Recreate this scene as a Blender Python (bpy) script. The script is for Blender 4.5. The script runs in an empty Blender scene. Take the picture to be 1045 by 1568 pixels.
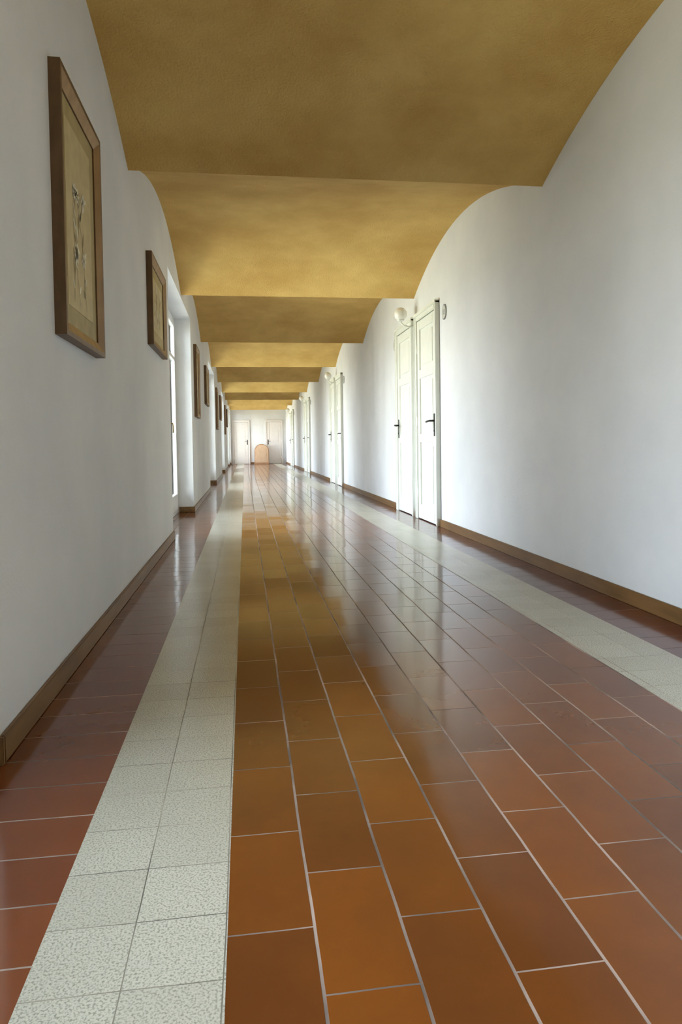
import bpy, bmesh, math, random
from mathutils import Vector, Matrix
random.seed(4)
S=0.9                     # metres per layout unit (camera height = 1 unit)
XL,XR=-0.7924,2.331       # inner wall faces
H,RISE=2.987,0.458        # crease height, vault rise
D,SP,E=5.179,4.127,39.6   # first crease, bay length, end wall
YB=-5.0
A1,A2,A3,A4=-0.428,-0.054,1.585,1.966
C=0.1821
scn=bpy.context.scene
col=scn.collection
scn.view_settings.view_transform='Standard'

# ---------------------------------------------------------------- materials
def newmat(name):
    m=bpy.data.materials.new(name); m.use_nodes=True
    nt=m.node_tree; b=nt.nodes['Principled BSDF']
    return m,nt,b
def N(nt,t,**kw):
    n=nt.nodes.new(t)
    for k,v in kw.items():
        if k in n.inputs: n.inputs[k].default_value=v
        else: setattr(n,k,v)
    return n
def ramp(nt,fac,c1,c2,p1=0.0,p2=1.0):
    r=nt.nodes.new('ShaderNodeValToRGB')
    r.color_ramp.elements[0].position=p1; r.color_ramp.elements[1].position=p2
    r.color_ramp.elements[0].color=(*c1,1); r.color_ramp.elements[1].color=(*c2,1)
    nt.links.new(fac,r.inputs[0]); return r.outputs[0]
def plain(name,c,rough=0.5,metal=0.0,noise=0.08,scale=8,bump=0.0):
    m,nt,b=newmat(name)
    tc=N(nt,'ShaderNodeTexCoord'); n=N(nt,'ShaderNodeTexNoise',Scale=scale,Detail=4.0)
    nt.links.new(tc.outputs['Object'],n.inputs['Vector'])
    o=ramp(nt,n.outputs['Fac'],[x*(1-noise) for x in c],[min(1,x*(1+noise)) for x in c],.3,.7)
    nt.links.new(o,b.inputs['Base Color'])
    b.inputs['Roughness'].default_value=rough; b.inputs['Metallic'].default_value=metal
    if bump:
        bp=N(nt,'ShaderNodeBump',Strength=bump,Distance=0.01)
        nt.links.new(n.outputs['Fac'],bp.inputs['Height']); nt.links.new(bp.outputs[0],b.inputs['Normal'])
    return m
def wood(name,c1,c2,rough=0.4,scale=(6,6,60)):
    m,nt,b=newmat(name)
    tc=N(nt,'ShaderNodeTexCoord'); mp=N(nt,'ShaderNodeMapping'); mp.inputs['Scale'].default_value=scale
    n=N(nt,'ShaderNodeTexNoise',Scale=1.0,Detail=6.0)
    nt.links.new(tc.outputs['Object'],mp.inputs[0]); nt.links.new(mp.outputs[0],n.inputs['Vector'])
    nt.links.new(ramp(nt,n.outputs['Fac'],c1,c2,.3,.7),b.inputs['Base Color'])
    b.inputs['Roughness'].default_value=rough
    return m
def plaster(name,c1,c2,scale,bump,wav=0.0,rough=0.85):
    m,nt,b=newmat(name)
    tc=N(nt,'ShaderNodeTexCoord')
    n=N(nt,'ShaderNodeTexNoise',Scale=scale,Detail=8.0,Roughness=0.6)
    f=N(nt,'ShaderNodeTexNoise',Scale=70.0,Detail=4.0)
    nt.links.new(tc.outputs['Object'],n.inputs['Vector']); nt.links.new(tc.outputs['Object'],f.inputs['Vector'])
    nt.links.new(ramp(nt,n.outputs['Fac'],c1,c2,.35,.68),b.inputs['Base Color'])
    b.inputs['Roughness'].default_value=rough
    bp=N(nt,'ShaderNodeBump',Strength=bump,Distance=0.004)
    nt.links.new(f.outputs['Fac'],bp.inputs['Height'])
    last=bp
    if wav:
        mp=N(nt,'ShaderNodeMapping'); mp.inputs['Scale'].default_value=(1,1.3,.25)
        w=N(nt,'ShaderNodeTexNoise',Scale=1.0,Detail=1.0)
        nt.links.new(tc.outputs['Object'],mp.inputs[0]); nt.links.new(mp.outputs[0],w.inputs['Vector'])
        b2=N(nt,'ShaderNodeBump',Strength=1.0,Distance=wav)
        nt.links.new(w.outputs['Fac'],b2.inputs['Height']); nt.links.new(bp.outputs[0],b2.inputs['Normal']); last=b2
    nt.links.new(last.outputs[0],b.inputs['Normal'])
    return m
def tile(name,c1,c2,grout,bw,rh,offset,loc,mortar,rough=0.16,speckle=None,bump=0.35,kx=1.0,tilt=.014):
    """bricks: texture U runs along the corridor (world Y), V across (world X)"""
    m,nt,b=newmat(name)
    tc=N(nt,'ShaderNodeTexCoord'); sx=N(nt,'ShaderNodeSeparateXYZ'); cb=N(nt,'ShaderNodeCombineXYZ')
    ax=N(nt,'ShaderNodeMath',operation='SUBTRACT'); ax.inputs[1].default_value=loc[0]*S
    ay=N(nt,'ShaderNodeMath',operation='SUBTRACT'); ay.inputs[1].default_value=loc[1]*S
    L=nt.links.new
    L(tc.outputs['Object'],sx.inputs[0]); L(sx.outputs['X'],ax.inputs[0]); L(sx.outputs['Y'],ay.inputs[0])
    L(ay.outputs[0],cb.inputs['X']); L(ax.outputs[0],cb.inputs['Y'])
    # slight irregularity of the joints
    wn=N(nt,'ShaderNodeTexNoise',Scale=3.0,Detail=2.0); L(tc.outputs['Object'],wn.inputs['Vector'])
    ws=N(nt,'ShaderNodeVectorMath',operation='MULTIPLY_ADD'); L(wn.outputs['Color'],ws.inputs[0]); ws.inputs[1].default_value=(.008,.008,0); L(cb.outputs[0],ws.inputs[2])
    sc=N(nt,'ShaderNodeVectorMath',operation='MULTIPLY'); L(ws.outputs[0],sc.inputs[0]); sc.inputs[1].default_value=(kx,1,1)
    br=N(nt,'ShaderNodeTexBrick'); br.offset=offset; br.offset_frequency=2; br.squash=1
    for k,v in {'Scale':1.0,'Mortar Size':mortar,'Mortar Smooth':0.3,'Bias':0.0,'Brick Width':bw*S*kx,'Row Height':rh*S}.items(): br.inputs[k].default_value=v
    br.inputs['Color1'].default_value=(0,0,0,1); br.inputs['Color2'].default_value=(1,1,1,1); br.inputs['Mortar'].default_value=(.5,.5,.5,1)
    L(sc.outputs[0],br.inputs['Vector'])
    n=N(nt,'ShaderNodeTexNoise',Scale=2.5,Detail=8.0,Roughness=.6); L(tc.outputs['Object'],n.inputs['Vector'])
    mx=N(nt,'ShaderNodeMix',data_type='FLOAT'); mx.inputs[0].default_value=0.68
    bwn=N(nt,'ShaderNodeRGBToBW'); L(br.outputs['Color'],bwn.inputs[0])
    L(bwn.outputs[0],mx.inputs[2]); L(n.outputs['Fac'],mx.inputs[3])
    cc=ramp(nt,mx.outputs[0],c1,c2,.2,.8)
    if speckle:
        v=N(nt,'ShaderNodeTexNoise',Scale=230.0,Detail=2.0); L(tc.outputs['Object'],v.inputs['Vector'])
        sp=ramp(nt,v.outputs['Fac'],(0,0,0),(1,1,1),.46,.66)
        m2=N(nt,'ShaderNodeMix',data_type='RGBA'); L(sp,m2.inputs[0]); L(cc,m2.inputs[6]); m2.inputs[7].default_value=(*speckle,1); cc=m2.outputs[2]
    g=N(nt,'ShaderNodeTexNoise',Scale=2.2,Detail=5.0); L(tc.outputs['Object'],g.inputs['Vector'])
    gc=ramp(nt,g.outputs['Fac'],[x*.3 for x in grout],grout,.42,.60)
    m3=N(nt,'ShaderNodeMix',data_type='RGBA'); L(br.outputs['Fac'],m3.inputs[0]); L(cc,m3.inputs[6]); L(gc,m3.inputs[7])
    L(m3.outputs[2],b.inputs['Base Color'])
    rr=N(nt,'ShaderNodeMapRange'); rr.inputs['To Min'].default_value=rough; rr.inputs['To Max'].default_value=.7
    n2=N(nt,'ShaderNodeTexNoise',Scale=4.0,Detail=3.0); L(tc.outputs['Object'],n2.inputs['Vector'])
    ad=N(nt,'ShaderNodeMath',operation='MULTIPLY_ADD'); L(n2.outputs['Fac'],ad.inputs[0]); ad.inputs[1].default_value=.08; L(br.outputs['Fac'],ad.inputs[2])
    L(ad.outputs[0],rr.inputs['Value']); L(rr.outputs[0],b.inputs['Roughness'])
    b.inputs['IOR'].default_value=1.55
    inv=N(nt,'ShaderNodeMath',operation='SUBTRACT'); inv.inputs[0].default_value=1; L(br.outputs['Fac'],inv.inputs[1])
    b1=N(nt,'ShaderNodeBump',Strength=bump,Distance=0.003); L(inv.outputs[0],b1.inputs['Height'])
    n3=N(nt,'ShaderNodeTexNoise',Scale=7.0,Detail=0.0); L(tc.outputs['Object'],n3.inputs['Vector'])
    b2=N(nt,'ShaderNodeBump',Strength=.2,Distance=0.0015); L(n3.outputs['Fac'],b2.inputs['Height']); L(b1.outputs[0],b2.inputs['Normal'])
    # every tile is laid at its own very slight tilt
    wh=N(nt,'ShaderNodeTexWhiteNoise',noise_dimensions='3D'); L(br.outputs['Color'],wh.inputs['Vector'])
    v1=N(nt,'ShaderNodeVectorMath',operation='MULTIPLY_ADD'); L(wh.outputs['Color'],v1.inputs[0]); v1.inputs[1].default_value=(tilt,tilt,0); v1.inputs[2].default_value=(-tilt/2,-tilt/2,0)
    v2=N(nt,'ShaderNodeVectorMath',operation='ADD'); L(b2.outputs[0],v2.inputs[0]); L(v1.outputs[0],v2.inputs[1])
    v3=N(nt,'ShaderNodeVectorMath',operation='NORMALIZE'); L(v2.outputs[0],v3.inputs[0])
    L(v3.outputs[0],b.inputs['Normal'])
    return m

M_wall=plaster('white_plaster',(.73,.745,.75),(.81,.82,.815),1.2,.25,wav=0.09)
M_ceil=plaster('ochre_plaster',(.60,.365,.095),(.78,.53,.17),1.6,1.6)
M_terra=tile('terracotta_tiles',(.095,.028,.009),(.235,.068,.010),(.40,.29,.23),2*C,C,.5,(A2,1.77+C),.0034,rough=.08,kx=1.7)
M_terraL=tile('terracotta_border_left',(.13,.031,.008),(.20,.052,.012),(.42,.31,.24),C*1.022,.5,0,(XL-.07,1.94),.0025,rough=.09)
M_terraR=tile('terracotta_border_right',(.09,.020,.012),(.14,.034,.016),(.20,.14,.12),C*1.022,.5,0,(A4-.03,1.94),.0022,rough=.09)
M_cream=tile('cream_terrazzo',(.46,.42,.33),(.56,.52,.415),(.34,.29,.21),C*1.022,.187,0,(A1,1.85),.0014,rough=.20,speckle=(.28,.265,.20))
M_white=plain('white_paint',(.80,.82,.74),.35,noise=.03)
M_winw=plain('window_paint',(.84,.85,.85),.35,noise=.03)
M_dark=plain('shadow_gap',(.03,.025,.02),.8)
M_base=wood('baseboard_wood',(.14,.072,.022),(.23,.12,.04),.4,(20,3,20))
M_frame=wood('frame_wood',(.28,.165,.07),(.40,.25,.115),.4,(20,20,8))
M_frameD=wood('frame_wood_dark',(.11,.06,.026),(.18,.10,.045),.45,(20,20,8))
M_iron=plain('dark_iron',(.05,.05,.05),.4,.8)
M_globe=plain('opal_glass',(.85,.84,.78),.15,noise=.02)
M_brass=plain('aged_brass',(.45,.33,.14),.35,.9)
M_mat=plain('gold_silk',(.58,.48,.26),.6,noise=.10,scale=14)
M_mat2=plain('olive_silk',(.42,.34,.16),.6,noise=.12,scale=14)
M_blo=plain('pale_blossom',(.76,.72,.56),.7,noise=.15,scale=30)
M_leaf=plain('painted_leaf',(.33,.27,.14),.7,noise=.2,scale=30)
M_enam=plain('enamel_plaque',(.72,.74,.70),.2,noise=.02)
M_num=plain('plaque_border',(.20,.22,.22),.4)
M_chest=wood('orange_wood',(.60,.40,.25),(.70,.49,.32),.4,(15,15,4))
M_chestD=wood('brown_wood',(.38,.20,.10),(.50,.28,.15),.4,(15,15,4))
M_pink=plain('pale_pink_paint',(.83,.78,.73),.4,noise=.03)
def glass():
    m=bpy.data.materials.new('window_glass'); m.use_nodes=True; nt=m.node_tree; nt.nodes.clear()
    o=N(nt,'ShaderNodeOutputMaterial'); mx=N(nt,'ShaderNodeMixShader'); t=N(nt,'ShaderNodeBsdfTransparent'); g=N(nt,'ShaderNodeBsdfGlossy',Roughness=0.02)
    t.inputs[0].default_value=(.97,.985,.98,1)
    fr=N(nt,'ShaderNodeFresnel',IOR=1.3)
    nt.links.new(fr.outputs[0],mx.inputs[0]); nt.links.new(t.outputs[0],mx.inputs[1]); nt.links.new(g.outputs[0],mx.inputs[2]); nt.links.new(mx.outputs[0],o.inputs[0])
    return m
M_glass=glass()

# ---------------------------------------------------------------- mesh builder
class MB:
    def __init__(s): s.bm=bmesh.new(); s.mats=[]
    def mi(s,m):
        if m not in s.mats: s.mats.append(m)
        return s.mats.index(m)
    def box(s,lo,hi,m,bev=0.0):
        vs=[s.bm.verts.new((x,y,z)) for x in (lo[0],hi[0]) for y in (lo[1],hi[1]) for z in (lo[2],hi[2])]
        i=s.mi(m); fs=[]
        for q in ((0,1,3,2),(4,6,7,5),(0,4,5,1),(2,3,7,6),(0,2,6,4),(1,5,7,3)):
            f=s.bm.faces.new([vs[k] for k in q]); f.material_index=i; fs.append(f)
        if bev:
            es=list({e for f in fs for e in f.edges})
            r=bmesh.ops.bevel(s.bm,geom=es,offset=bev,segments=2,affect='EDGES')
            for f in r['faces']: f.material_index=i
    def poly(s,pts,m,smooth=False):
        f=s.bm.faces.new([s.bm.verts.new(p) for p in pts]); f.material_index=s.mi(m); f.smooth=smooth; return f
    def prism(s,pts,axis,d0,d1,m):
        def P(p,d):
            return {'x':(d,p[0],p[1]),'y':(p[0],d,p[1]),'z':(p[0],p[1],d)}[axis]
        a=[s.bm.verts.new(P(p,d0)) for p in pts]; b=[s.bm.verts.new(P(p,d1)) for p in pts]
        i=s.mi(m); n=len(pts)
        s.bm.faces.new(a).material_index=i; s.bm.faces.new(b[::-1]).material_index=i
        for k in range(n):
            s.bm.faces.new([a[k],b[k],b[(k+1)%n],a[(k+1)%n]]).material_index=i
    def rev(s,prof,c,axis,m,seg=24,smooth=True):
        i=s.mi(m); rings=[]
        for r,h in prof:
            ring=[]
            for k in range(seg):
                t=2*math.pi*k/seg; u,v=r*math.cos(t),r*math.sin(t)
                p={'z':(u,v,h),'y':(u,h,v),'x':(h,u,v)}[axis]
                ring.append(s.bm.verts.new((c[0]+p[0],c[1]+p[1],c[2]+p[2])))
            rings.append(ring)
        for a,b in zip(rings,rings[1:]):
            for k in range(seg):
                f=s.bm.faces.new([a[k],a[(k+1)%seg],b[(k+1)%seg],b[k]]); f.material_index=i; f.smooth=smooth
        s.bm.faces.new(rings[0][::-1]).material_index=i; s.bm.faces.new(rings[-1]).material_index=i
    def tube(s,pts,r,m,seg=8):
        i=s.mi(m); rings=[]
        pts=[Vector(p) for p in pts]
        for k,p in enumerate(pts):
            t=(pts[min(k+1,len(pts)-1)]-pts[max(k-1,0)]).normalized()
            u=t.orthogonal().normalized() if k==0 else (u-t*u.dot(t)).normalized()
            v=t.cross(u)
            rings.append([s.bm.verts.new(p+u*r*math.cos(2*math.pi*j/seg)+v*r*math.sin(2*math.pi*j/seg)) for j in range(seg)])
        for a,b in zip(rings,rings[1:]):
            for k in range(seg):
                f=s.bm.faces.new([a[k],a[(k+1)%seg],b[(k+1)%seg],b[k]]); f.material_index=i; f.smooth=True
        s.bm.faces.new(rings[0][::-1]).material_index=i; s.bm.faces.new(rings[-1]).material_index=i
    def done(s,name,loc=(0,0,0),rz=0.0,rx=0.0,recalc=True):
        for v in s.bm.verts: v.co*=S
        if recalc: bmesh.ops.recalc_face_normals(s.bm,faces=s.bm.faces)
        me=bpy.data.meshes.new(name); s.bm.to_mesh(me); s.bm.free()
        for m in s.mats: me.materials.append(m)
        o=bpy.data.objects.new(name,me); col.objects.link(o)
        o.location=Vector(loc)*S; o.rotation_euler=(rx,0,rz)
        return o

# ---------------------------------------------------------------- shell
b=MB()
b.box((XL-.3,YB-.2,-.12),(A1,E+.2,0),M_terraL)
b.box((A1,YB-.2,-.12),(A2,E+.2,0),M_cream)
b.box((A2,YB-.2,-.12),(A3,E+.2,0),M_terra)
b.box((A3,YB-.2,-.12),(A4,E+.2,0),M_cream)
b.box((A4,YB-.2,-.12),(XR+.2,E+.2,0),M_terraR)
b.done('floor')

TH=.30; XO=XL-TH; WT=2.95; TOPZ=3.7
wins=[(-.55+8.254*k,2.55+8.254*k) for k in range(5)]
wins[0]=(.10,2.30)
wins.append((36.9,39.35))
b=MB(); y=YB-.2
for w0,w1 in wins:
    b.box((XO,y,0),(XL,w0,TOPZ),M_wall)
    b.box((XO,w0,WT),(XL,w1,TOPZ),M_wall); y=w1
b.box((XO,y,0),(XL,E+.2,TOPZ),M_wall)
b.done('wall_left')
b=MB(); b.box((XR,YB-.2,0),(XR+.2,E+.2,TOPZ),M_wall); b.done('wall_right')
b=MB(); b.box((XL,E,0),(XR,E+.2,TOPZ),M_wall); b.done('wall_end')
b=MB(); b.box((XL,YB-.2,0),(XR,YB,TOPZ),M_wall); b.done('wall_back')

# scalloped vault ceiling
b=MB(); i=b.mi(M_ceil); NS=28
k=-3
while D+k*SP<E:
    y0=D+k*SP; prev=None
    for j in range(NS+1):
        t=j/NS; yy=y0+SP*t; z=H+RISE*4*t*(1-t)
        if yy>E+.15: yy=E+.15
        cur=[b.bm.verts.new((x,yy,z)) for x in (XL-.02,XL+.8,XL+1.6,XL+2.4,XR+.02)]
        if prev:
            for q in range(4):
                f=b.bm.faces.new([prev[q],prev[q+1],cur[q+1],cur[q]]); f.smooth=True; f.material_index=i
        prev=cur
        if yy>=E+.15: break
    k+=1
b.bm.normal_update()
for f in b.bm.faces:
    if f.normal.z>0: f.normal_flip()
b.box((XL-.02,YB-.2,H+RISE+.06),(XR+.02,E+.2,H+RISE+.12),M_ceil)
b.done('ceiling',recalc=False)

# baseboards
BH,BT=.09,.018
b=MB(); y=YB
for w0,w1 in wins:
    b.box((XL,y,0),(XL+BT,w0,BH),M_base,.004)
    b.box((XO+.08,w0,0),(XL+BT,w0+BT,BH),M_base,.004)
    b.box((XO+.08,w1-BT,0),(XL+BT,w1,BH),M_base,.004); y=w1
b.box((XL,y,0),(XL+BT,E,BH),M_base,.002)
b.done('baseboard_left')
doors=[]
for k in range(4):
    o_=8.254*k; doors+=[(8.06+o_,9.13+o_,1),(9.27+o_,10.33+o_,-1)]
b=MB(); y=YB
for k in range(0,8,2):
    b.box((XR-BT,y,0),(XR,doors[k][0],BH),M_base,.004)
    b.box((XR-BT,doors[k][1],0),(XR,doors[k+1][0],BH),M_base,.004); y=doors[k+1][1]
b.box((XR-BT,y,0),(XR,E,BH),M_base,.004)
b.done('baseboard_right')
b=MB(); b.box((.30,E-BT,0),(1.05,E,BH),M_base,.004); b.done('baseboard_end')

# ---------------------------------------------------------------- windows (floor-length casements)
def window(n,w0,w1):
    b=MB(); x0=XO+.005; x1=XO+.06; W=w1-w0
    T=.07
    b.box((x0,w0,0),(x1,w0+T,WT),M_winw,.006); b.box((x0,w1-T,0),(x1,w1,WT),M_winw,.006)
    b.box((x0,w0+T,WT-T),(x1,w1-T,WT),M_winw,.006); b.box((x0,w0+T,0),(x1,w1-T,.06),M_winw,.006)
    nl=3; lw=(W-2*T)/nl
    for j in range(nl):
        a=w0+T+j*lw+.004; c=a+lw-.008; s_=.055
        xa,xb=x0+.01,x1+.012
        b.box((xa,a,.065),(xb,a+s_,WT-T-.005),M_winw,.005); b.box((xa,c-s_,.065),(xb,c,WT-T-.005),M_winw,.005)
        b.box((xa,a+s_,.065),(xb,c-s_,.30),M_winw,.005)
        b.box((xa,a+s_,WT-T-.07),(xb,c-s_,WT-T-.005),M_winw,.005)
        b.box((xa,a+s_,2.30),(xb,c-s_,2.35),M_winw,.004)
        b.box((xa+.02,a+s_,.30),(xa+.026,c-s_,WT-T-.07),M_glass)
        if j!=1:
            hy=c-s_/2 if j==0 else a+s_/2
            b.box((xb,hy-.012,1.25),(xb+.008,hy+.012,1.42),M_brass,.002)
            b.tube([(xb,hy,1.33),(xb+.04,hy,1.33),(xb+.045,hy,1.30),(xb+.045,hy,1.20)],.009,M_brass)
    b.done('window_%d'%n)
    l=bpy.data.lights.new('window_portal_%d'%n,'AREA'); l.shape='RECTANGLE'; l.size=WT*S; l.size_y=W*S
    try: l.cycles.is_portal=True
    except Exception as e: print(e)
    lo=bpy.data.objects.new('window_portal_%d'%n,l); col.objects.link(lo)
    lo.location=((XO-.01)*S,(w0+w1)/2*S,WT/2*S); lo.rotation_euler=(0,-math.pi/2,0)
for n,(w0,w1) in enumerate(wins): window(n+1,w0,w1)

# ---------------------------------------------------------------- doors
def door(name,W,Hd,hs,paint,loc,rz,iron=M_iron):
    """local: X across, front toward -Y, wall face at y=0; hs=+1/-1 side of handle"""
    b=MB(); h=W/2; T=.075
    b.box((-h,-.045,0),(-h+T,0,Hd),paint,.008); b.box((h-T,-.045,0),(h,0,Hd),paint,.008)
    b.box((-h+T,-.045,Hd-T),(h-T,0,Hd),paint,.008)
    b.box((-h-.012,-.055,0),(-h+.02,0,Hd+.012),paint,.006); b.box((h-.02,-.055,0),(h+.012,0,Hd+.012),paint,.006)
    b.box((-h-.012,-.06,Hd-.02),(h+.012,0,Hd+.025),paint,.006)
    b.box((-h+T,-.004,0),(h-T,0,Hd-T),M_dark)
    L,Rr,top=-h+T+.009,h-T-.009,Hd-T-.010; s_=.11
    f=-.030; r=-.012
    zs=[.012,.20,1.02,1.13,1.86,1.97,top-.12,top]
    b.box((L,f,.012),(L+s_,-.004,top),paint,.003); b.box((Rr-s_,f,.012),(Rr,-.004,top),paint,.003)
    for a,c in ((zs[0],zs[1]),(zs[2],zs[3]),(zs[4],zs[5]),(zs[6],zs[7])): b.box((L+s_,f,a),(Rr-s_,-.004,c),paint,.003)
    for a,c in ((zs[1],zs[2]),(zs[3],zs[4]),(zs[5],zs[6])):
        b.box((L+s_,r,a),(Rr-s_,-.004,c),paint)
        b.box((L+s_+.05,r-.010,a+.05),(Rr-s_-.05,r,c-.05),paint,.006)
    hx=hs*(h-T-.06); hz=1.25
    b.box((hx-.024,f-.008,hz-.16),(hx+.024,f,hz+.12),iron,.004)
    b.tube([(hx,f,hz+.03),(hx,f-.06,hz+.03),(hx-hs*.02,f-.07,hz+.03),(hx-hs*.14,f-.07,hz+.022)],.012,iron)
    b.rev([(.012,f-.014),(.016,f-.012),(.016,f-.006)],(hx,0,hz-.09),'y',iron,12)
    for z in (.35,1.3,2.25): b.rev([(.011,z-.06),(.013,z-.055),(.013,z+.055),(.011,z+.06)],(-hs*(h-T),-.036,0),'z',paint,10)
    return b.done(name,loc,rz)
n=1
for y0,y1,hs in doors:
    door('door_%d'%n,y1-y0-.03,2.70,hs,M_white,(XR-.001,(y0+y1)/2,0),-math.pi/2); n+=1
door('door_%d'%n,.95,2.45,-1,M_pink,(1.66,E-.001,0),0); n+=1
door('door_%d'%n,.95,2.45,1,M_pink,(-.20,E-.001,0),0); n+=1

# ---------------------------------------------------------------- globe sconces, number plaques
def sconce(y):
    b=MB()
    b.rev([(.045,-.004),(.05,-.010),(.045,-.022),(.02,-.03)],(0,0,2.60),'y',M_white,20)
    b.tube([(0,-.02,2.60),(0,-.10,2.585),(0,-.17,2.60),(0,-.21,2.64),(0,-.215,2.67)],.013,M_white)
    b.rev([(.02,2.65),(.045,2.665),(.05,2.68),(.03,2.69)],(0,-.215,0),'z',M_white,20)
    pr=[(.088*math.sin(math.pi*(j+.6)/15.2),2.755-.088*math.cos(math.pi*(j+.6)/15.2)) for j in range(15)]
    b.rev(pr,(0,-.215,0),'z',M_globe,24)
    b.done('wall_lamp',(XR,y,0),-math.pi/2)
def plaque(y,z=2.53):
    b=MB(); 
    def ring(rx,rz,y0,y1,m):
        pts=[(rx*math.cos(t*2*math.pi/28),rz*math.sin(t*2*math.pi/28)) for t in range(28)]
        b.prism(pts,'y',y0,y1,m)
    ring(.085,.090,0,-.008,M_num); ring(.070,.076,-.008,-.011,M_enam)
    b.box((-.022,-.013,-.03),(-.012,-.011,.03),M_num); b.box((.005,-.013,-.03),(.03,-.011,-.022),M_num); b.box((.005,-.013,.0),(.03,-.011,.008),M_num)
    b.box((.022,-.013,-.03),(.03,-.011,.03),M_num); b.box((.005,-.013,.022),(.03,-.011,.03),M_num)
    b.done('door_number_plaque',(XR-.001,y,z),-math.pi/2)
for k in range(4):
    sconce(9.2+8.254*k); plaque(7.85+8.254*k); plaque(10.52+8.254*k)

# ---------------------------------------------------------------- pictures
def picture(W,Hh,yc,zc,seed,tilt=0.0):
    rnd=random.Random(seed); b=MB(); h,v=W/2,Hh/2; T=.07; d=-.05
    o=[(-h,-v),(h,-v),(h,v),(-h,v)]; i_=[(-h+T,-v+T),(h-T,-v+T),(h-T,v-T),(-h+T,v-T)]
    m_=[(-h+.022,-v+.022),(h-.022,-v+.022),(h-.022,v-.022),(-h+.022,v-.022)]
    for k in range(4):
        q=(k+1)%4
        P=lambda p,y:(p[0],y,p[1])
        b.poly([P(o[k],0),P(o[q],0),P(o[q],d),P(o[k],d)],M_frameD)
        b.poly([P(o[k],d),P(o[q],d),P(m_[q],d),P(m_[k],d)],M_frameD)
        b.poly([P(m_[k],d),P(m_[q],d),P(i_[q],d+.022),P(i_[k],d+.022)],M_frame)
        b.poly([P(i_[k],d+.022),P(i_[q],d+.022),P(i_[q],-.015),P(i_[k],-.015)],M_frameD)
    b.poly([(-h,0,-v),(-h,0,v),(h,0,v),(h,0,-v)],M_frameD)
    b.poly([(-h+T,-.02,-v+T),(h-T,-.02,-v+T),(h-T,-.02,v-T),(-h+T,-.02,v-T)],M_mat2)
    iw,ih=h-T-.09,v-T-.09
    b.box((-iw,-.022,-ih),(iw,-.020,ih),M_mat)
    Y=-.0235
    def leaf(x,z,a,l,w,m,y=Y):
        ca,sa=math.cos(a),math.sin(a); pts=[]
        for t,s_ in ((0,0),(.3,.9),(.6,.8),(1,0),(.6,-.8),(.3,-.9)):
            px,pz=l*t,w*s_*.5; pts.append((x+px*ca-pz*sa,y,z+px*sa+pz*ca))
        b.poly(pts,m)
    for st in range(3):
        x=(-.55+.5*st+rnd.uniform(-.1,.1))*iw; z=-ih*.92; a=math.pi/2+rnd.uniform(-.25,.25); pts=[(x,z)]
        L=rnd.uniform(.9,1.7)*ih; nseg=9
        for _ in range(nseg):
            a+=rnd.uniform(-.16,.16); x+=math.cos(a)*L/nseg; z+=math.sin(a)*L/nseg
            x=max(-iw*.85,min(iw*.85,x)); z=min(ih*.88,z)
            pts.append((x,z))
            if rnd.random()<.85: leaf(x,z,a+rnd.choice((-1,1))*rnd.uniform(.5,1.1),rnd.uniform(.05,.09),.026,M_blo if rnd.random()<.55 else M_leaf)
        for p,q in zip(pts,pts[1:]):
            dx,dz=q[0]-p[0],q[1]-p[1]; ln=math.hypot(dx,dz)+1e-6; nx,nz=-dz/ln*.003,dx/ln*.003
            b.poly([(p[0]+nx,Y+.0008,p[1]+nz),(q[0]+nx,Y+.0008,q[1]+nz),(q[0]-nx,Y+.0008,q[1]-nz),(p[0]-nx,Y+.0008,p[1]-nz)],M_leaf)
        for cx,cz in (pts[-1],pts[nseg//2]):
            for kk in range(6): leaf(cx,cz,kk*math.pi/3+.2,.045,.03,M_blo,Y-.0006)
            leaf(cx-.01,cz,0,.02,.02,M_leaf,Y-.0012)
    ob=b.done('framed_picture',(XL,yc,zc),math.pi/2,recalc=False)
    return ob
for k in range(5):
    o_=8.254*k
    if 3.65+o_<36.5: picture(.82,1.16,3.51+o_,2.07,10+k)
    if 6.75+o_<36.5: picture(1.05,.78,6.53+o_,2.26,30+k)

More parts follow.
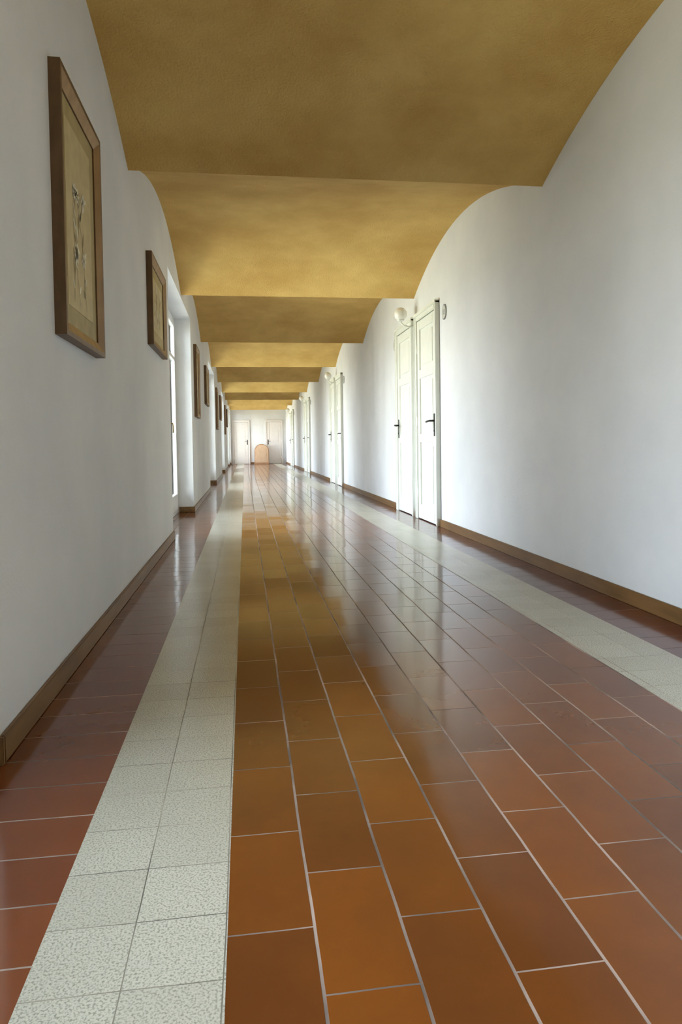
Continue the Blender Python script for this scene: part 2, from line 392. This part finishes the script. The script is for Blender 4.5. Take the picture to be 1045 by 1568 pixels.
# arch-topped wooden cabinet at the end of the corridor
b=MB()
def archp(w,z0,h,n=18):
    r=w/2; return [(-r,z0),(r,z0)]+[(r*math.cos(math.pi*t/n),h-r+r*math.sin(math.pi*t/n)) for t in range(n+1)]
b.prism(archp(.80,.03,1.12),'y',0,-.42,M_chestD)
b.prism(archp(.74,.08,1.08),'y',-.42,-.435,M_chest)
b.prism(archp(.50,.18,.95),'y',-.435,-.445,M_chest)
b.box((-.42,-.46,0),(.42,.02,.07),M_chestD,.006)
b.rev([(.014,-.49),(.018,-.475),(.01,-.445)],(.28,0,.5),'y',M_brass,12)
b.done('arched_wooden_cabinet',(.93,E-.15,0),0)

# ---------------------------------------------------------------- world
w=bpy.data.worlds.new('overcast_sky'); scn.world=w; w.use_nodes=True; nt=w.node_tree
bg=nt.nodes['Background']; tc=N(nt,'ShaderNodeTexCoord'); sx=N(nt,'ShaderNodeSeparateXYZ')
nt.links.new(tc.outputs['Generated'],sx.inputs[0])
r=nt.nodes.new('ShaderNodeValToRGB'); mr=N(nt,'ShaderNodeMapRange'); mr.inputs['From Min'].default_value=-1
nt.links.new(sx.outputs['Z'],mr.inputs['Value']); nt.links.new(mr.outputs[0],r.inputs[0])
e=r.color_ramp.elements; e[0].position=.30; e[0].color=(.38,.39,.33,1); e[1].position=.75; e[1].color=(.68,.82,1.0,1)
x=e.new(.49); x.color=(.49,.50,.45,1); x=e.new(.52); x.color=(.90,.94,1.0,1)
nt.links.new(r.outputs[0],bg.inputs[0]); bg.inputs[1].default_value=16.5

# ---------------------------------------------------------------- camera
cam=bpy.data.cameras.new('camera'); co=bpy.data.objects.new('camera',cam); col.objects.link(co)
cam.sensor_fit='VERTICAL'; cam.sensor_height=36; cam.lens=1059/1568*36; cam.shift_y=-67.3/1568; cam.clip_start=.02
yaw,pitch,roll=.1377,.0333,.01423
f=Vector((math.sin(yaw)*math.cos(pitch),math.cos(yaw)*math.cos(pitch),-math.sin(pitch)))
r0=Vector((math.cos(yaw),-math.sin(yaw),0)); d0=f.cross(r0)
r2=math.cos(roll)*r0+math.sin(roll)*d0; d2=-math.sin(roll)*r0+math.cos(roll)*d0
Mx=Matrix((r2,-d2,-f)).transposed()
co.rotation_euler=Mx.to_euler(); co.location=(0,0,S)
scn.camera=co
